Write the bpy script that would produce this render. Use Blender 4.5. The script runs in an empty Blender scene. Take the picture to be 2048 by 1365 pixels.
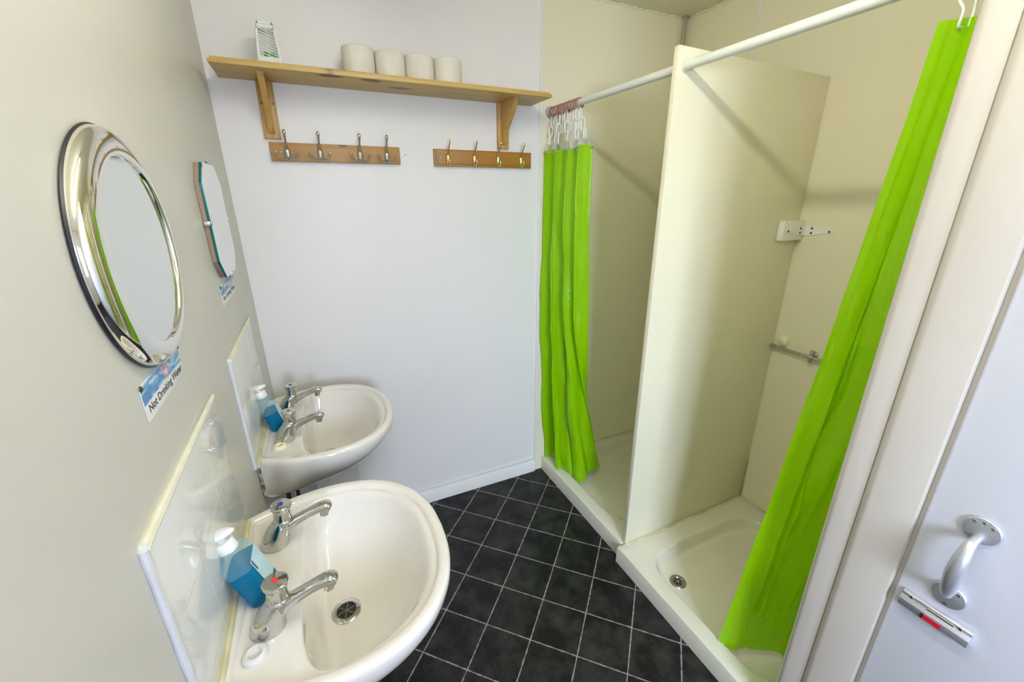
import bpy, bmesh, math, random
from mathutils import Vector, Matrix, noise
random.seed(4)
PI = math.pi
C = bpy.context.scene.collection
sc = bpy.context.scene

# ------------------------------------------------------------------ camera
cam_d = bpy.data.cameras.new('camera'); cam = bpy.data.objects.new('camera', cam_d); C.objects.link(cam)
cam_d.sensor_width = 36; cam_d.lens = 835.56/2048*36; cam_d.clip_start = 0.02
cam.location = (0.243, -1.916, 1.6)
_rz = lambda t: Matrix.Rotation(t, 3, 'Z'); _rx = lambda t: Matrix.Rotation(t, 3, 'X')
cam.matrix_world = Matrix.Translation(cam.location) @ (_rz(-0.4378537) @ _rx(1.23553269) @ _rz(-0.0036886)).to_4x4()
sc.camera = cam
sc.view_settings.view_transform = 'Standard'; sc.view_settings.look = 'None'
sc.view_settings.gamma = 1.0; sc.view_settings.use_curve_mapping = False
sc.view_settings.exposure = 0.10
sc.cycles.max_bounces = 16; sc.cycles.diffuse_bounces = 10; sc.cycles.glossy_bounces = 6; sc.cycles.transparent_max_bounces = 12

# ------------------------------------------------------------------ world (daylight outside the window)
w = bpy.data.worlds.new('world'); sc.world = w; w.use_nodes = True
bg = w.node_tree.nodes['Background']; bg.inputs[0].default_value = (0.72, 0.82, 1.0, 1); bg.inputs[1].default_value = 2.0
# overcast sky seen through the window behind the camera
def area(name, loc, target, sx, sy, power, col):
    l = bpy.data.lights.new(name, 'AREA'); l.shape = 'RECTANGLE'; l.size = sx; l.size_y = sy
    l.energy = power; l.color = col
    o = bpy.data.objects.new(name, l); C.objects.link(o); o.location = loc
    o.rotation_euler = (Vector(target)-Vector(loc)).to_track_quat('-Z', 'Y').to_euler()
    return o
area('window_daylight', (0.12, -4.1, 2.0), (0.95, -1.0, 0.95), 1.1, 0.9, 215, (0.72, 0.84, 1.14))

# ------------------------------------------------------------------ materials
def mat(name, col, rough=.5, metal=0, **k):
    m = bpy.data.materials.new(name); m.use_nodes = True
    b = m.node_tree.nodes['Principled BSDF']
    b.inputs['Base Color'].default_value = (*col, 1); b.inputs['Roughness'].default_value = rough
    b.inputs['Metallic'].default_value = metal
    for n, v in k.items(): b.inputs[n.replace('_', ' ')].default_value = v
    return m
def N(m, t, **k):
    n = m.node_tree.nodes.new(t)
    for a, v in k.items(): setattr(n, a, v)
    return n
def L(m, a, b): m.node_tree.links.new(a, b)
def bsdf(m): return m.node_tree.nodes['Principled BSDF']
def mottled(name, c1, c2, scale, rough, bump=0.0, bscale=60, metal=0, coords='Object', detail=4, **k):
    m = mat(name, c1, rough, metal, **k)
    tc = N(m, 'ShaderNodeTexCoord'); nz = N(m, 'ShaderNodeTexNoise'); nz.inputs['Scale'].default_value = scale; nz.inputs['Detail'].default_value = detail
    L(m, tc.outputs[coords], nz.inputs['Vector'])
    mx = N(m, 'ShaderNodeMix', data_type='RGBA'); mx.inputs[6].default_value = (*c1, 1); mx.inputs[7].default_value = (*c2, 1)
    rp = N(m, 'ShaderNodeMapRange'); rp.inputs[1].default_value = .35; rp.inputs[2].default_value = .65
    L(m, nz.outputs['Fac'], rp.inputs[0]); L(m, rp.outputs[0], mx.inputs[0]); L(m, mx.outputs[2], bsdf(m).inputs['Base Color'])
    if bump:
        n2 = N(m, 'ShaderNodeTexNoise'); n2.inputs['Scale'].default_value = bscale; n2.inputs['Detail'].default_value = 3
        L(m, tc.outputs[coords], n2.inputs['Vector'])
        bp = N(m, 'ShaderNodeBump'); bp.inputs['Strength'].default_value = bump; bp.inputs['Distance'].default_value = .002
        L(m, n2.outputs['Fac'], bp.inputs['Height']); L(m, bp.outputs[0], bsdf(m).inputs['Normal'])
    return m

M = {}
M['wall'] = mottled('painted_wall', (.80,.78,.775), (.785,.765,.755), 2.5, .42, .12, 140)
M['wall_left'] = mottled('painted_wall_left_dimmed', (.60,.585,.54), (.585,.57,.525), 2.5, .38, .12, 140)  # same paint as the back wall, colour darkened to stand for weaker light
M['ceiling'] = mottled('painted_ceiling', (.82,.79,.64), (.79,.76,.61), 3, .6, .25, 60)
M['liner'] = mottled('shower_liner', (.80,.76,.585), (.78,.74,.565), 2, .22, .03, 40)
M['partition'] = mottled('partition_board', (.75,.72,.54), (.73,.70,.52), 2, .20, .03, 40)
M['trim'] = mottled('gloss_trim', (.82,.81,.79), (.79,.78,.75), 4, .25, .15, 30)
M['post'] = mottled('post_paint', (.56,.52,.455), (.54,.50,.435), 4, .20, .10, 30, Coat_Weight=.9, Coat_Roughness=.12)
M['door'] = mottled('door_paint', (.56,.57,.61), (.55,.56,.60), 3, .35, .15, 50)
M['ceramic'] = mat('ceramic', (.72,.69,.635), .07, Coat_Weight=.5, Coat_Roughness=.03)
M['tray'] = mottled('shower_tray_acrylic', (.68,.67,.54), (.66,.65,.52), 6, .18, 0)
M['chrome'] = mat('chrome', (.60,.60,.58), .07, 1)
M['chrome_ring'] = mat('polished_ring', (.90,.89,.84), .05, 1)
M['dull_chrome'] = mat('dull_chrome', (.55,.55,.52), .25, 1)
M['brass'] = mat('brass', (.85,.68,.32), .12, 1)
M['alu'] = mat('satin_aluminium', (.66,.67,.71), .42, .9)
M['glass_mirror'] = mat('mirror_silver', (.83,.87,.85), .015, 1)
M['black'] = mat('black_plastic', (.01,.01,.015), .4)
M['dark'] = mat('dark_hole', (.012,.011,.010), .6)
M['red'] = mat('red_dot', (.75,.03,.02), .35)
M['dark_red'] = mat('dark_red', (.45,.01,.03), .35)
M['blue'] = mat('blue_dot', (.01,.04,.40), .35)
M['white_plastic'] = mat('white_plastic', (.82,.82,.80), .28)
M['grey_plastic'] = mat('grey_white_plastic', (.62,.61,.60), .35)
M['cream_plastic'] = mat('cream_plastic', (.80,.76,.52), .35)
M['pink'] = mat('pink_brown_plastic', (.38,.14,.13), .4)
M['clear'] = mat('clear_plastic', (.72,.78,.75), .15, Transmission_Weight=.45, IOR=1.3)
M['caulk'] = mottled('silicone_caulk', (.80,.78,.66), (.72,.69,.56), 20, .4, .4, 60)
M['caulk_white'] = mottled('silicone_white', (.66,.67,.72), (.62,.62,.66), 20, .4, .4, 60)
M['caulk_dirty'] = mottled('silicone_mouldy', (.68,.64,.42), (.50,.46,.27), 14, .5, .3, 60)
M['caulk_mould'] = mottled('silicone_speckled', (.74,.73,.66), (.12,.10,.07), 45, .5, .3, 60, detail=1)
M['rod'] = mat('white_rod', (.68,.70,.61), .3)
M['copper'] = mottled('copper_pipe', (.16,.08,.055), (.10,.05,.04), 30, .4, metal=.6)
M['trap'] = mottled('grimy_trap', (.16,.14,.10), (.09,.08,.06), 30, .5)
M['paper'] = mottled('toilet_paper', (.76,.72,.63), (.72,.68,.58), 12, .9, .5, 120)
M['card'] = mat('card', (.45,.36,.26), .9)
M['gel'] = mat('green_gel', (.02,.40,.03), .3)
M['teal_edge'] = mat('bevelled_glass_edge', (.0,.13,.125), .08, .2)
M['backboard'] = mottled('mirror_backboard', (.36,.25,.17), (.30,.20,.13), 25, .7)
M['steel_screw'] = mat('screw', (.5,.5,.5), .3, 1)
M['liquid'] = mat('blue_soap', (.0,.22,.38), .15, Transmission_Weight=.25, IOR=1.33)
M['window_glass'] = mat('window_glass', (1,1,1), 0, Transmission_Weight=1, IOR=1.01)

def frosted():
    m = mat('frosted_bottle', (.55,.78,.86), .35, Transmission_Weight=.6, IOR=1.2)
    return m
M['frosted'] = frosted()
def thin_mat(name, col, fac, rough):
    m = mat(name, col, rough); t = N(m, 'ShaderNodeBsdfTransparent'); t.inputs[0].default_value = (.85,.95,1,1); mx = N(m, 'ShaderNodeMixShader'); mx.inputs[0].default_value = fac
    L(m, t.outputs[0], mx.inputs[1]); L(m, bsdf(m).outputs[0], mx.inputs[2]); L(m, mx.outputs[0], m.node_tree.nodes['Material Output'].inputs[0]); return m
M['frosted'] = thin_mat('frosted_bottle_skin', (.50,.80,.90), .16, .25)
def liquid_mat():
    m = mat('blue_liquid', (.0,.22,.35), .3); t = N(m, 'ShaderNodeBsdfTranslucent'); t.inputs[0].default_value = (.0,.48,.80,1); mx = N(m, 'ShaderNodeMixShader'); mx.inputs[0].default_value = .5
    L(m, bsdf(m).outputs[0], mx.inputs[1]); L(m, t.outputs[0], mx.inputs[2]); L(m, mx.outputs[0], m.node_tree.nodes['Material Output'].inputs[0]); return m
M['liquid'] = liquid_mat()

def wood(name, ca, cb, axis, scale=1.0, rough=.45, knots=()):
    m = mat(name, ca, rough)
    tc = N(m, 'ShaderNodeTexCoord'); mp = N(m, 'ShaderNodeMapping'); L(m, tc.outputs['Object'], mp.inputs['Vector'])
    s = [30*scale, 30*scale, 30*scale]; s[axis] = 1.1*scale
    mp.inputs['Scale'].default_value = s
    n1 = N(m, 'ShaderNodeTexNoise'); n1.inputs['Scale'].default_value = 1.6; n1.inputs['Detail'].default_value = 3; n1.inputs['Distortion'].default_value = .6
    L(m, mp.outputs[0], n1.inputs['Vector'])
    ad = N(m, 'ShaderNodeMath', operation='MULTIPLY'); ad.inputs[1].default_value = 9; L(m, n1.outputs['Fac'], ad.inputs[0])
    sn = N(m, 'ShaderNodeMath', operation='SINE'); L(m, ad.outputs[0], sn.inputs[0])
    mr = N(m, 'ShaderNodeMapRange'); mr.inputs[1].default_value = -1; mr.inputs[2].default_value = 1; L(m, sn.outputs[0], mr.inputs[0])
    mx = N(m, 'ShaderNodeMix', data_type='RGBA'); mx.inputs[6].default_value = (*ca, 1); mx.inputs[7].default_value = (*cb, 1)
    L(m, mr.outputs[0], mx.inputs[0]); out = mx.outputs[2]
    for (kx, ky, kz, rx, ry, rz) in knots:
        vm = N(m, 'ShaderNodeVectorMath', operation='SUBTRACT'); vm.inputs[1].default_value = (kx, ky, kz); L(m, tc.outputs['Object'], vm.inputs[0])
        nn = N(m, 'ShaderNodeTexNoise'); nn.inputs['Scale'].default_value = 40; L(m, tc.outputs['Object'], nn.inputs['Vector'])
        v2 = N(m, 'ShaderNodeVectorMath', operation='MULTIPLY'); v2.inputs[1].default_value = (1/rx, 1/ry, 1/rz); L(m, vm.outputs[0], v2.inputs[0])
        ln = N(m, 'ShaderNodeVectorMath', operation='LENGTH'); L(m, v2.outputs[0], ln.inputs[0])
        a2 = N(m, 'ShaderNodeMath', operation='ADD'); L(m, ln.outputs['Value'], a2.inputs[0]); L(m, nn.outputs['Fac'], a2.inputs[1])
        r2 = N(m, 'ShaderNodeMapRange'); r2.inputs[1].default_value = 1.2; r2.inputs[2].default_value = 1.55; r2.inputs[3].default_value = 1; r2.inputs[4].default_value = 0
        L(m, a2.outputs[0], r2.inputs[0])
        m3 = N(m, 'ShaderNodeMix', data_type='RGBA'); m3.inputs[7].default_value = (.16,.085,.05, 1)
        L(m, r2.outputs[0], m3.inputs[0]); L(m, out, m3.inputs[6]); out = m3.outputs[2]
    L(m, out, bsdf(m).inputs['Base Color'])
    return m

def curtain_mat():
    m = mat('green_vinyl', (.33,.66,.0), .28)
    b = bsdf(m); nt = m.node_tree
    tr = N(m, 'ShaderNodeBsdfTranslucent'); tr.inputs[0].default_value = (.36,.80,.0,1)
    mx = N(m, 'ShaderNodeMixShader'); mx.inputs[0].default_value = .35
    L(m, b.outputs[0], mx.inputs[1]); L(m, tr.outputs[0], mx.inputs[2]); L(m, mx.outputs[0], nt.nodes['Material Output'].inputs[0])
    tc = N(m, 'ShaderNodeTexCoord'); nz = N(m, 'ShaderNodeTexNoise'); nz.inputs['Scale'].default_value = 14; nz.inputs['Detail'].default_value = 3; nz.inputs['Distortion'].default_value = .8
    L(m, tc.outputs['Object'], nz.inputs[0]); bp = N(m, 'ShaderNodeBump'); bp.inputs['Strength'].default_value = .5; bp.inputs['Distance'].default_value = .008
    L(m, nz.outputs[0], bp.inputs['Height']); L(m, bp.outputs[0], b.inputs['Normal'])
    return m
M['curtain'] = curtain_mat()

def floor_mat():
    m = mat('vinyl_tiles', (.02,.02,.02), .42, Specular_IOR_Level=.28)
    tc = N(m, 'ShaderNodeTexCoord'); sp = N(m, 'ShaderNodeSeparateXYZ')
    wob = N(m, 'ShaderNodeTexNoise'); wob.inputs['Scale'].default_value = 55; wob.inputs['Detail'].default_value = 2; L(m, tc.outputs['Object'], wob.inputs[0])
    L(m, tc.outputs['Object'], sp.inputs[0])
    def op(o, a, b=None):
        n = N(m, 'ShaderNodeMath', operation=o)
        for i, v in enumerate((a, b)):
            if v is None: continue
            if isinstance(v, (int, float)): n.inputs[i].default_value = v
            else: L(m, v, n.inputs[i])
        return n.outputs[0]
    x, y = sp.outputs[0], sp.outputs[1]
    wb = op('MULTIPLY', op('SUBTRACT', wob.outputs['Fac'], .5), .0075)
    def coord(v, off, per):
        t = op('DIVIDE', op('SUBTRACT', v, off), per)
        fl = op('FLOOR', t); fr = op('SUBTRACT', t, fl)
        d = op('MULTIPLY', op('MINIMUM', fr, op('SUBTRACT', 1.0, fr)), per)
        return fl, d
    f1, d1 = coord(op('ADD', x, y), .112, .2525)
    f2, d2 = coord(op('SUBTRACT', x, y), 1.448, .2545)
    d = op('ADD', op('MINIMUM', d1, d2), wb)
    g = N(m, 'ShaderNodeMapRange'); g.inputs[1].default_value = .0020; g.inputs[2].default_value = .0036; g.inputs[3].default_value = 1; g.inputs[4].default_value = 0; L(m, d, g.inputs[0])
    cb = N(m, 'ShaderNodeCombineXYZ'); L(m, f1, cb.inputs[0]); L(m, f2, cb.inputs[1])
    wn = N(m, 'ShaderNodeTexWhiteNoise'); L(m, cb.outputs[0], wn.inputs[0])
    off = N(m, 'ShaderNodeVectorMath', operation='SCALE'); off.inputs['Scale'].default_value = 7; L(m, wn.outputs['Color'], off.inputs[0])
    av = N(m, 'ShaderNodeVectorMath', operation='ADD'); L(m, tc.outputs['Object'], av.inputs[0]); L(m, off.outputs[0], av.inputs[1])
    nz = N(m, 'ShaderNodeTexNoise'); nz.inputs['Scale'].default_value = 11; nz.inputs['Detail'].default_value = 8; nz.inputs['Roughness'].default_value = .65; L(m, av.outputs[0], nz.inputs[0])
    mr = N(m, 'ShaderNodeMapRange'); mr.inputs[1].default_value = .42; mr.inputs[2].default_value = .72; L(m, nz.outputs[0], mr.inputs[0])
    mx = N(m, 'ShaderNodeMix', data_type='RGBA'); mx.inputs[6].default_value = (.005,.005,.006,1); mx.inputs[7].default_value = (.036,.035,.031,1); L(m, mr.outputs[0], mx.inputs[0])
    mg = N(m, 'ShaderNodeMix', data_type='RGBA'); mg.inputs[7].default_value = (.30,.27,.25,1); L(m, g.outputs[0], mg.inputs[0]); L(m, mx.outputs[2], mg.inputs[6])
    L(m, mg.outputs[2], bsdf(m).inputs['Base Color'])
    bp = N(m, 'ShaderNodeBump'); bp.inputs['Strength'].default_value = .35; bp.inputs['Distance'].default_value = .001; L(m, nz.outputs[0], bp.inputs['Height']); L(m, bp.outputs[0], bsdf(m).inputs['Normal'])
    return m
M['floor'] = floor_mat()

def tile_mat(y0, z1):
    m = mat('glazed_tiles', (.74,.75,.73), .06)
    tc = N(m, 'ShaderNodeTexCoord'); sp = N(m, 'ShaderNodeSeparateXYZ'); L(m, tc.outputs['Object'], sp.inputs[0])
    def op(o, a, b):
        n = N(m, 'ShaderNodeMath', operation=o)
        for i, v in enumerate((a, b)):
            if isinstance(v, (int, float)): n.inputs[i].default_value = v
            else: L(m, v, n.inputs[i])
        return n.outputs[0]
    ds = []
    for s, off in ((sp.outputs[1], y0), (sp.outputs[2], z1)):
        t = op('DIVIDE', op('SUBTRACT', s, off), .15); fr = op('SUBTRACT', t, N2floor(m, t))
        ds.append(op('MULTIPLY', op('MINIMUM', fr, op('SUBTRACT', 1.0, fr)), .15))
    d = op('MINIMUM', ds[0], ds[1])
    g = N(m, 'ShaderNodeMapRange'); g.inputs[1].default_value = .0009; g.inputs[2].default_value = .0016; g.inputs[3].default_value = 1; g.inputs[4].default_value = 0; L(m, d, g.inputs[0])
    mx = N(m, 'ShaderNodeMix', data_type='RGBA'); mx.inputs[6].default_value = (.74,.75,.73,1); mx.inputs[7].default_value = (.66,.65,.58,1); L(m, g.outputs[0], mx.inputs[0])
    L(m, mx.outputs[2], bsdf(m).inputs['Base Color'])
    mr = N(m, 'ShaderNodeMapRange'); mr.inputs[3].default_value = .06; mr.inputs[4].default_value = .7; L(m, g.outputs[0], mr.inputs[0]); L(m, mr.outputs[0], bsdf(m).inputs['Roughness'])
    return m
def N2floor(m, t):
    n = N(m, 'ShaderNodeMath', operation='FLOOR'); L(m, t, n.inputs[0]); return n.outputs[0]

# ------------------------------------------------------------------ geometry helpers
def box(bm, a, b, bev=0, mi=0):
    t = bmesh.new(); bmesh.ops.create_cube(t, size=1)
    a = Vector(a); b = Vector(b); c = (a+b)/2; s = b-a
    for v in t.verts: v.co = Vector((c[i]+v.co[i]*s[i] for i in range(3)))
    if bev: bmesh.ops.bevel(t, geom=t.edges[:]+t.verts[:], offset=bev, segments=3, profile=.5, affect='EDGES')
    merge(bm, t, mi)
def merge(bm, t, mi=0):
    vs = {v: bm.verts.new(v.co) for v in t.verts}
    for f in t.faces:
        try: nf = bm.faces.new([vs[v] for v in f.verts]); nf.material_index = mi
        except ValueError: pass
    t.free()
def frame(d):
    d = Vector(d).normalized(); u = d.orthogonal().normalized(); return u, d.cross(u)
def lathe(bm, prof, p0=(0,0,0), axis=(0,0,1), seg=32, cap=True, mi=0, sx=1, sy=1, ux=None):
    """prof: (radius, height along axis)"""
    d = Vector(axis).normalized()
    if ux is None: u, v = frame(d)
    else: u = Vector(ux); v = d.cross(u)
    p0 = Vector(p0); rings = []
    for r, h in prof:
        rings.append([bm.verts.new(p0+d*h+(u*math.cos(2*PI*k/seg)*sx+v*math.sin(2*PI*k/seg)*sy)*r) for k in range(seg)])
    for a, b in zip(rings, rings[1:]):
        for k in range(seg):
            f = bm.faces.new((a[k], a[(k+1) % seg], b[(k+1) % seg], b[k])); f.material_index = mi
    if cap:
        f = bm.faces.new(rings[0][::-1]); f.material_index = mi; f = bm.faces.new(rings[-1]); f.material_index = mi
def tube(bm, pts, r, seg=12, closed=False, mi=0, cap=True, flat=1.0):
    pts = [Vector(p) for p in pts]; n = len(pts); rs = r if isinstance(r, (list, tuple)) else [r]*n
    rings = []; pu = None
    for i, p in enumerate(pts):
        if closed: t = pts[(i+1) % n]-pts[i-1]
        else: t = pts[min(i+1, n-1)]-pts[max(i-1, 0)]
        t.normalize()
        if pu is None: u = t.orthogonal().normalized()
        else:
            u = pu-t*pu.dot(t); u.normalize()
        pu = u; v = t.cross(u)
        rings.append([bm.verts.new(p+(u*math.cos(2*PI*k/seg)+v*math.sin(2*PI*k/seg)*flat)*rs[i]) for k in range(seg)])
    rng = range(n) if closed else range(n-1)
    for i in rng:
        a, b = rings[i], rings[(i+1) % n]
        sh = 0
        if closed and i == n-1:
            sh = min(range(seg), key=lambda s: (a[0].co-b[s].co).length)
        for k in range(seg):
            f = bm.faces.new((a[k], a[(k+1) % seg], b[(k+1+sh) % seg], b[(k+sh) % seg])); f.material_index = mi
    if cap and not closed: bm.faces.new(rings[0][::-1]).material_index = mi; bm.faces.new(rings[-1]).material_index = mi
def smooth_path(pts, n=8):
    pts = [Vector(p) for p in pts]; out = []
    for i in range(len(pts)-1):
        p0 = pts[max(i-1, 0)]; p1 = pts[i]; p2 = pts[i+1]; p3 = pts[min(i+2, len(pts)-1)]
        for k in range(n):
            t = k/n
            out.append(.5*((2*p1)+(p2-p0)*t+(2*p0-5*p1+4*p2-p3)*t*t+(3*p1-p0-3*p2+p3)*t**3))
    out.append(pts[-1]); return out
def ball(bm, c, r, mi=0, s=(1,1,1)):
    t = bmesh.new(); bmesh.ops.create_uvsphere(t, u_segments=16, v_segments=10, radius=r)
    for v in t.verts: v.co = Vector(c)+Vector((v.co[i]*s[i] for i in range(3)))
    merge(bm, t, mi)
def prism(bm, poly, axis, a, b, mi=0, bev=0):
    """poly: 2D points in the two other axes, extruded along axis from a to b"""
    t = bmesh.new()
    def P(p, h):
        c = list(p); c.insert(axis, h); return Vector(c)
    A = [t.verts.new(P(p, a)) for p in poly]; B = [t.verts.new(P(p, b)) for p in poly]; n = len(poly)
    t.faces.new(A); t.faces.new(B[::-1])
    for k in range(n): t.faces.new((A[k], B[k], B[(k+1) % n], A[(k+1) % n]))
    bmesh.ops.recalc_face_normals(t, faces=t.faces[:])
    if bev: bmesh.ops.bevel(t, geom=t.edges[:]+t.verts[:], offset=bev, segments=2, profile=.5, affect='EDGES')
    merge(bm, t, mi)
ORG = {}
def obj(name, bm, m, parent=None, local=False, base=None, sharp=38, recalc=True):
    """links bm as ONE mesh object; world coordinates unless local"""
    if recalc: bmesh.ops.recalc_face_normals(bm, faces=bm.faces[:])
    for f in bm.faces: f.smooth = True
    for e in bm.edges:
        if len(e.link_faces) == 2 and e.calc_face_angle(0) > math.radians(sharp): e.smooth = False
    if parent is None and not local:
        xs = [v.co for v in bm.verts]
        o0 = Vector(base) if base else Vector((sum(v.x for v in xs)/len(xs), sum(v.y for v in xs)/len(xs), min(v.z for v in xs)))
    else: o0 = Vector((0,0,0)) if local else ORG.get(parent.name, Vector((0,0,0)))
    if o0.length and not local:
        for v in bm.verts: v.co -= o0
    me = bpy.data.meshes.new(name); bm.to_mesh(me); bm.free()
    for x in (m if isinstance(m, (list, tuple)) else [m]): me.materials.append(x)
    o = bpy.data.objects.new(name, me); C.objects.link(o)
    if parent is None: o.location = o0; ORG[o.name] = o0
    else: o.parent = parent; ORG[o.name] = o0
    return o
def thing(name, label, cat, loc=(0,0,0), group=None):
    o = bpy.data.objects.new(name, None); C.objects.link(o); o.location = loc; o.empty_display_size = .05
    o['label'] = label; o['category'] = cat
    if group: o['group'] = group
    ORG[o.name] = Vector(loc); return o
def tag(o, label, cat, group=None):
    o['label'] = label; o['category'] = cat
    if group: o['group'] = group
    return o
def struct(name, bm, m, parent=None, **k):
    o = obj(name, bm, m, parent, **k)
    if parent is None: o['kind'] = 'structure'
    return o
def copy_tree(o, parent=None):
    c = o.copy(); C.objects.link(c); c.parent = parent
    for ch in list(o.children): copy_tree(ch, c)
    return c
B = bmesh.new

# ------------------------------------------------------------------ room shell
YF = -3.2          # wall behind the camera
XR = 1.30          # cubicle wall face
XS = 2.12          # far wall of the showers
H = 2.44
b = B(); box(b, (-.1, YF-.1, -.06), (XS+.1, .1, 0)); struct('floor', b, M['floor'], base=(0,0,0))
b = B(); box(b, (-.1, YF-.1, H), (XS+.1, .1, H+.06)); struct('ceiling', b, M['ceiling'])
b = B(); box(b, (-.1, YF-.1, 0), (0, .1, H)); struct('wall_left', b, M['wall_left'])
b = B(); box(b, (0, 0, 0), (XS, .1, H)); struct('wall_back', b, M['wall'])
b = B(); box(b, (XS, YF, 0), (XS+.1, .1, H)); struct('wall_shower', b, M['liner'])
# liner on the back of the shower, with its joint strips
b = B(); box(b, (1.287, -.006, 0.0), (XS-.0005, 0, H)); struct('wall_shower_back', b, M['liner'])
b = B(); box(b, (1.283, -.009, 0.0), (1.2905, 0, H), .001); struct('trim_1', b, M['trim'])
b = B(); box(b, (XS-.004, -.425, .085), (XS, -.412, H), .001); struct('trim_2', b, M['trim'])
# side wall between second shower and cubicle + cubicle wall over the door
b = B(); box(b, (1.345, -1.60, 0), (XS, -1.545, H)); struct('wall_cubicle', b, M['liner'])
b = B(); box(b, (XR+.012, YF, 0), (1.36, -1.645, H)); 
box(b, (XR+.012, -1.645, 2.05), (1.36, -1.5, H)); struct('wall_right', b, M['wall'])
# front wall with window opening
wx0, wx1, wz0, wz1 = .22, .98, 1.05, 2.0
b = B(); box(b, (0, YF-.1, 0), (XS, YF, wz0)); box(b, (0, YF-.1, wz1), (XS, YF, H)); box(b, (0, YF-.1, wz0), (wx0, YF, wz1)); box(b, (wx1, YF-.1, wz0), (XS, YF, wz1))
struct('wall_front', b, M['wall'])
b = B()
for (x0, x1, z0, z1) in ((wx0, wx1, wz0, wz0+.04), (wx0, wx1, wz1-.04, wz1), (wx0, wx0+.04, wz0, wz1), (wx1-.04, wx1, wz0, wz1), ((wx0+wx1)/2-.012, (wx0+wx1)/2+.012, wz0, wz1), (wx0, wx1, 1.36, 1.38), (wx0, wx1, 1.68, 1.70)):
    box(b, (x0, YF-.06, z0), (x1, YF-.02, z1))
struct('window_1', b, M['trim'])
# skirting
b = B(); prism(b, [(0,0),(-.016,0),(-.016,.068),(-.011,.078),(0,.080)], 0, 0.0, 1.283)
struct('baseboard_back', b, M['trim'])
b = B(); box(b, (0.0, -.012, .0795), (1.283, 0, .084), .002); struct('trim_3', b, M['caulk_white'])
# ragged sealant where the shower ceiling meets the liner
b = B()
def ragged(b, p, q, n, seed):
    r = random.Random(seed); p = Vector(p); q = Vector(q); pts = []
    for i in range(n+1):
        t = i/n; c = p.lerp(q, t); c.z += r.uniform(-.004, .003); pts.append(c)
    tube(b, pts, [.003+r.random()*.003 for _ in pts], 6)
    for i in range(n):
        if r.random() < .16:
            c = pts[i]; tube(b, [c, c+Vector((r.uniform(-.006,.006), 0, -r.uniform(.006,.020)))], [.0025, .001], 5)
ragged(b, (1.30, -.009, H-.003), (XS-.01, -.009, H-.003), 90, 1); ragged(b, (XS-.003, -.01, H-.003), (XS-.003, -1.54, H-.003), 120, 2)
struct('trim_4', b, M['ceiling'])

# post and architrave beside the cubicle door
def board_profile(yf, yn, xf, xb, R1, R2):
    P = [(xb, yf)]
    for k in range(9): a = PI/2*k/8; P.append((xf+R1-R1*math.sin(a), yf-R1*(1-math.cos(a))*1.0)) 
    for k in range(5): a = PI/2*k/4; P.append((xf+R2*(1-math.cos(a)), yn+R2*(1-math.sin(a))))
    P.append((xb, yn)); return P
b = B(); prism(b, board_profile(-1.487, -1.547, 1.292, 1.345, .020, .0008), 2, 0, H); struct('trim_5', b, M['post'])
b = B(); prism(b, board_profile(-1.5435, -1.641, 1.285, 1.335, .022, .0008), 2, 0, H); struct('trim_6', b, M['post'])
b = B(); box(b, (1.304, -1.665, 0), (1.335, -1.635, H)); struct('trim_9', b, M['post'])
# cubicle door
b = B(); box(b, (1.296, -2.36, .01), (1.309, -1.650, 2.04), .004)
dr = struct('door_1', b, M['door'])
dr_org = ORG[dr.name]
def on_door(name, bm, m): return obj(name, bm, m, dr)
b = B()
def rose(b, y, z):
    lathe(b, [(.0, 1.2950), (.027, 1.2955), (.027, 1.2935), (.025, 1.2905), (.014, 1.2890), (0.0, 1.2885)][::-1], (0, y, z), (1, 0, 0), 36, False, sx=1, sy=1)
x0 = 1.2895
rose(b, -1.728, 1.008); rose(b, -1.724, .842)
hp = smooth_path([(x0, -1.727, .990), (x0-.022, -1.727, .985), (x0-.034, -1.727, .960), (x0-.038, -1.726, .925), (x0-.034, -1.726, .888), (x0-.022, -1.725, .863), (x0, -1.725, .858)], 7)
n = len(hp)
tube(b, hp, [.0075+.0055*math.sin(PI*i/(n-1))**2 for i in range(n)], 18)
hd = on_door('door_handle', b, M['alu'])
for (yy, zz) in ((-1.728, 1.008), (-1.724, .842)):
    for a in (50, 130, 270) if zz > .9 else (-50, -130, 90):
        if zz > .9 and a == 270: a = 90
        b = B(); c = (x0+.0022, yy+.019*math.cos(math.radians(a)), zz+.019*math.sin(math.radians(a))*(1 if zz > .9 else -1)*(1))
        lathe(b, [(0, -.0025), (.003, -.0024), (.0045, .001)], c, (1,0,0), 12, False)
        s = obj('screw', b, M['steel_screw'], hd)
b = B()
prism(b, [(1.296, .765), (1.280, .765), (1.280, .781), (1.286, .790), (1.286, .797), (1.296, .800)], 1, -1.774, -1.664, bev=.0012)
bt = on_door('privacy_bolt', b, M['alu'])
b = B(); box(b, (1.2790, -1.734, .7665), (1.2806, -1.705, .7775)); rr = obj('indicator', b, M['dark_red'], bt); rr['label'] = 'red engaged indicator window'
b = B(); box(b, (1.2785, -1.706, .7665), (1.2806, -1.702, .7775)); obj('indicator_edge', b, M['black'], bt)
b = B(); box(b, (1.2840, -1.748, .7885), (1.2862, -1.706, .7915)); obj('slot', b, M['dull_chrome'], bt)
for yy in (-1.680, -1.757):
    b = B(); lathe(b, [(0, -.0015), (.003, -.0013), (.0038, .002)], (1.2855, yy, .7935), (1,0,0), 12, False); obj('screw', b, M['brass'], bt)

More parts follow.
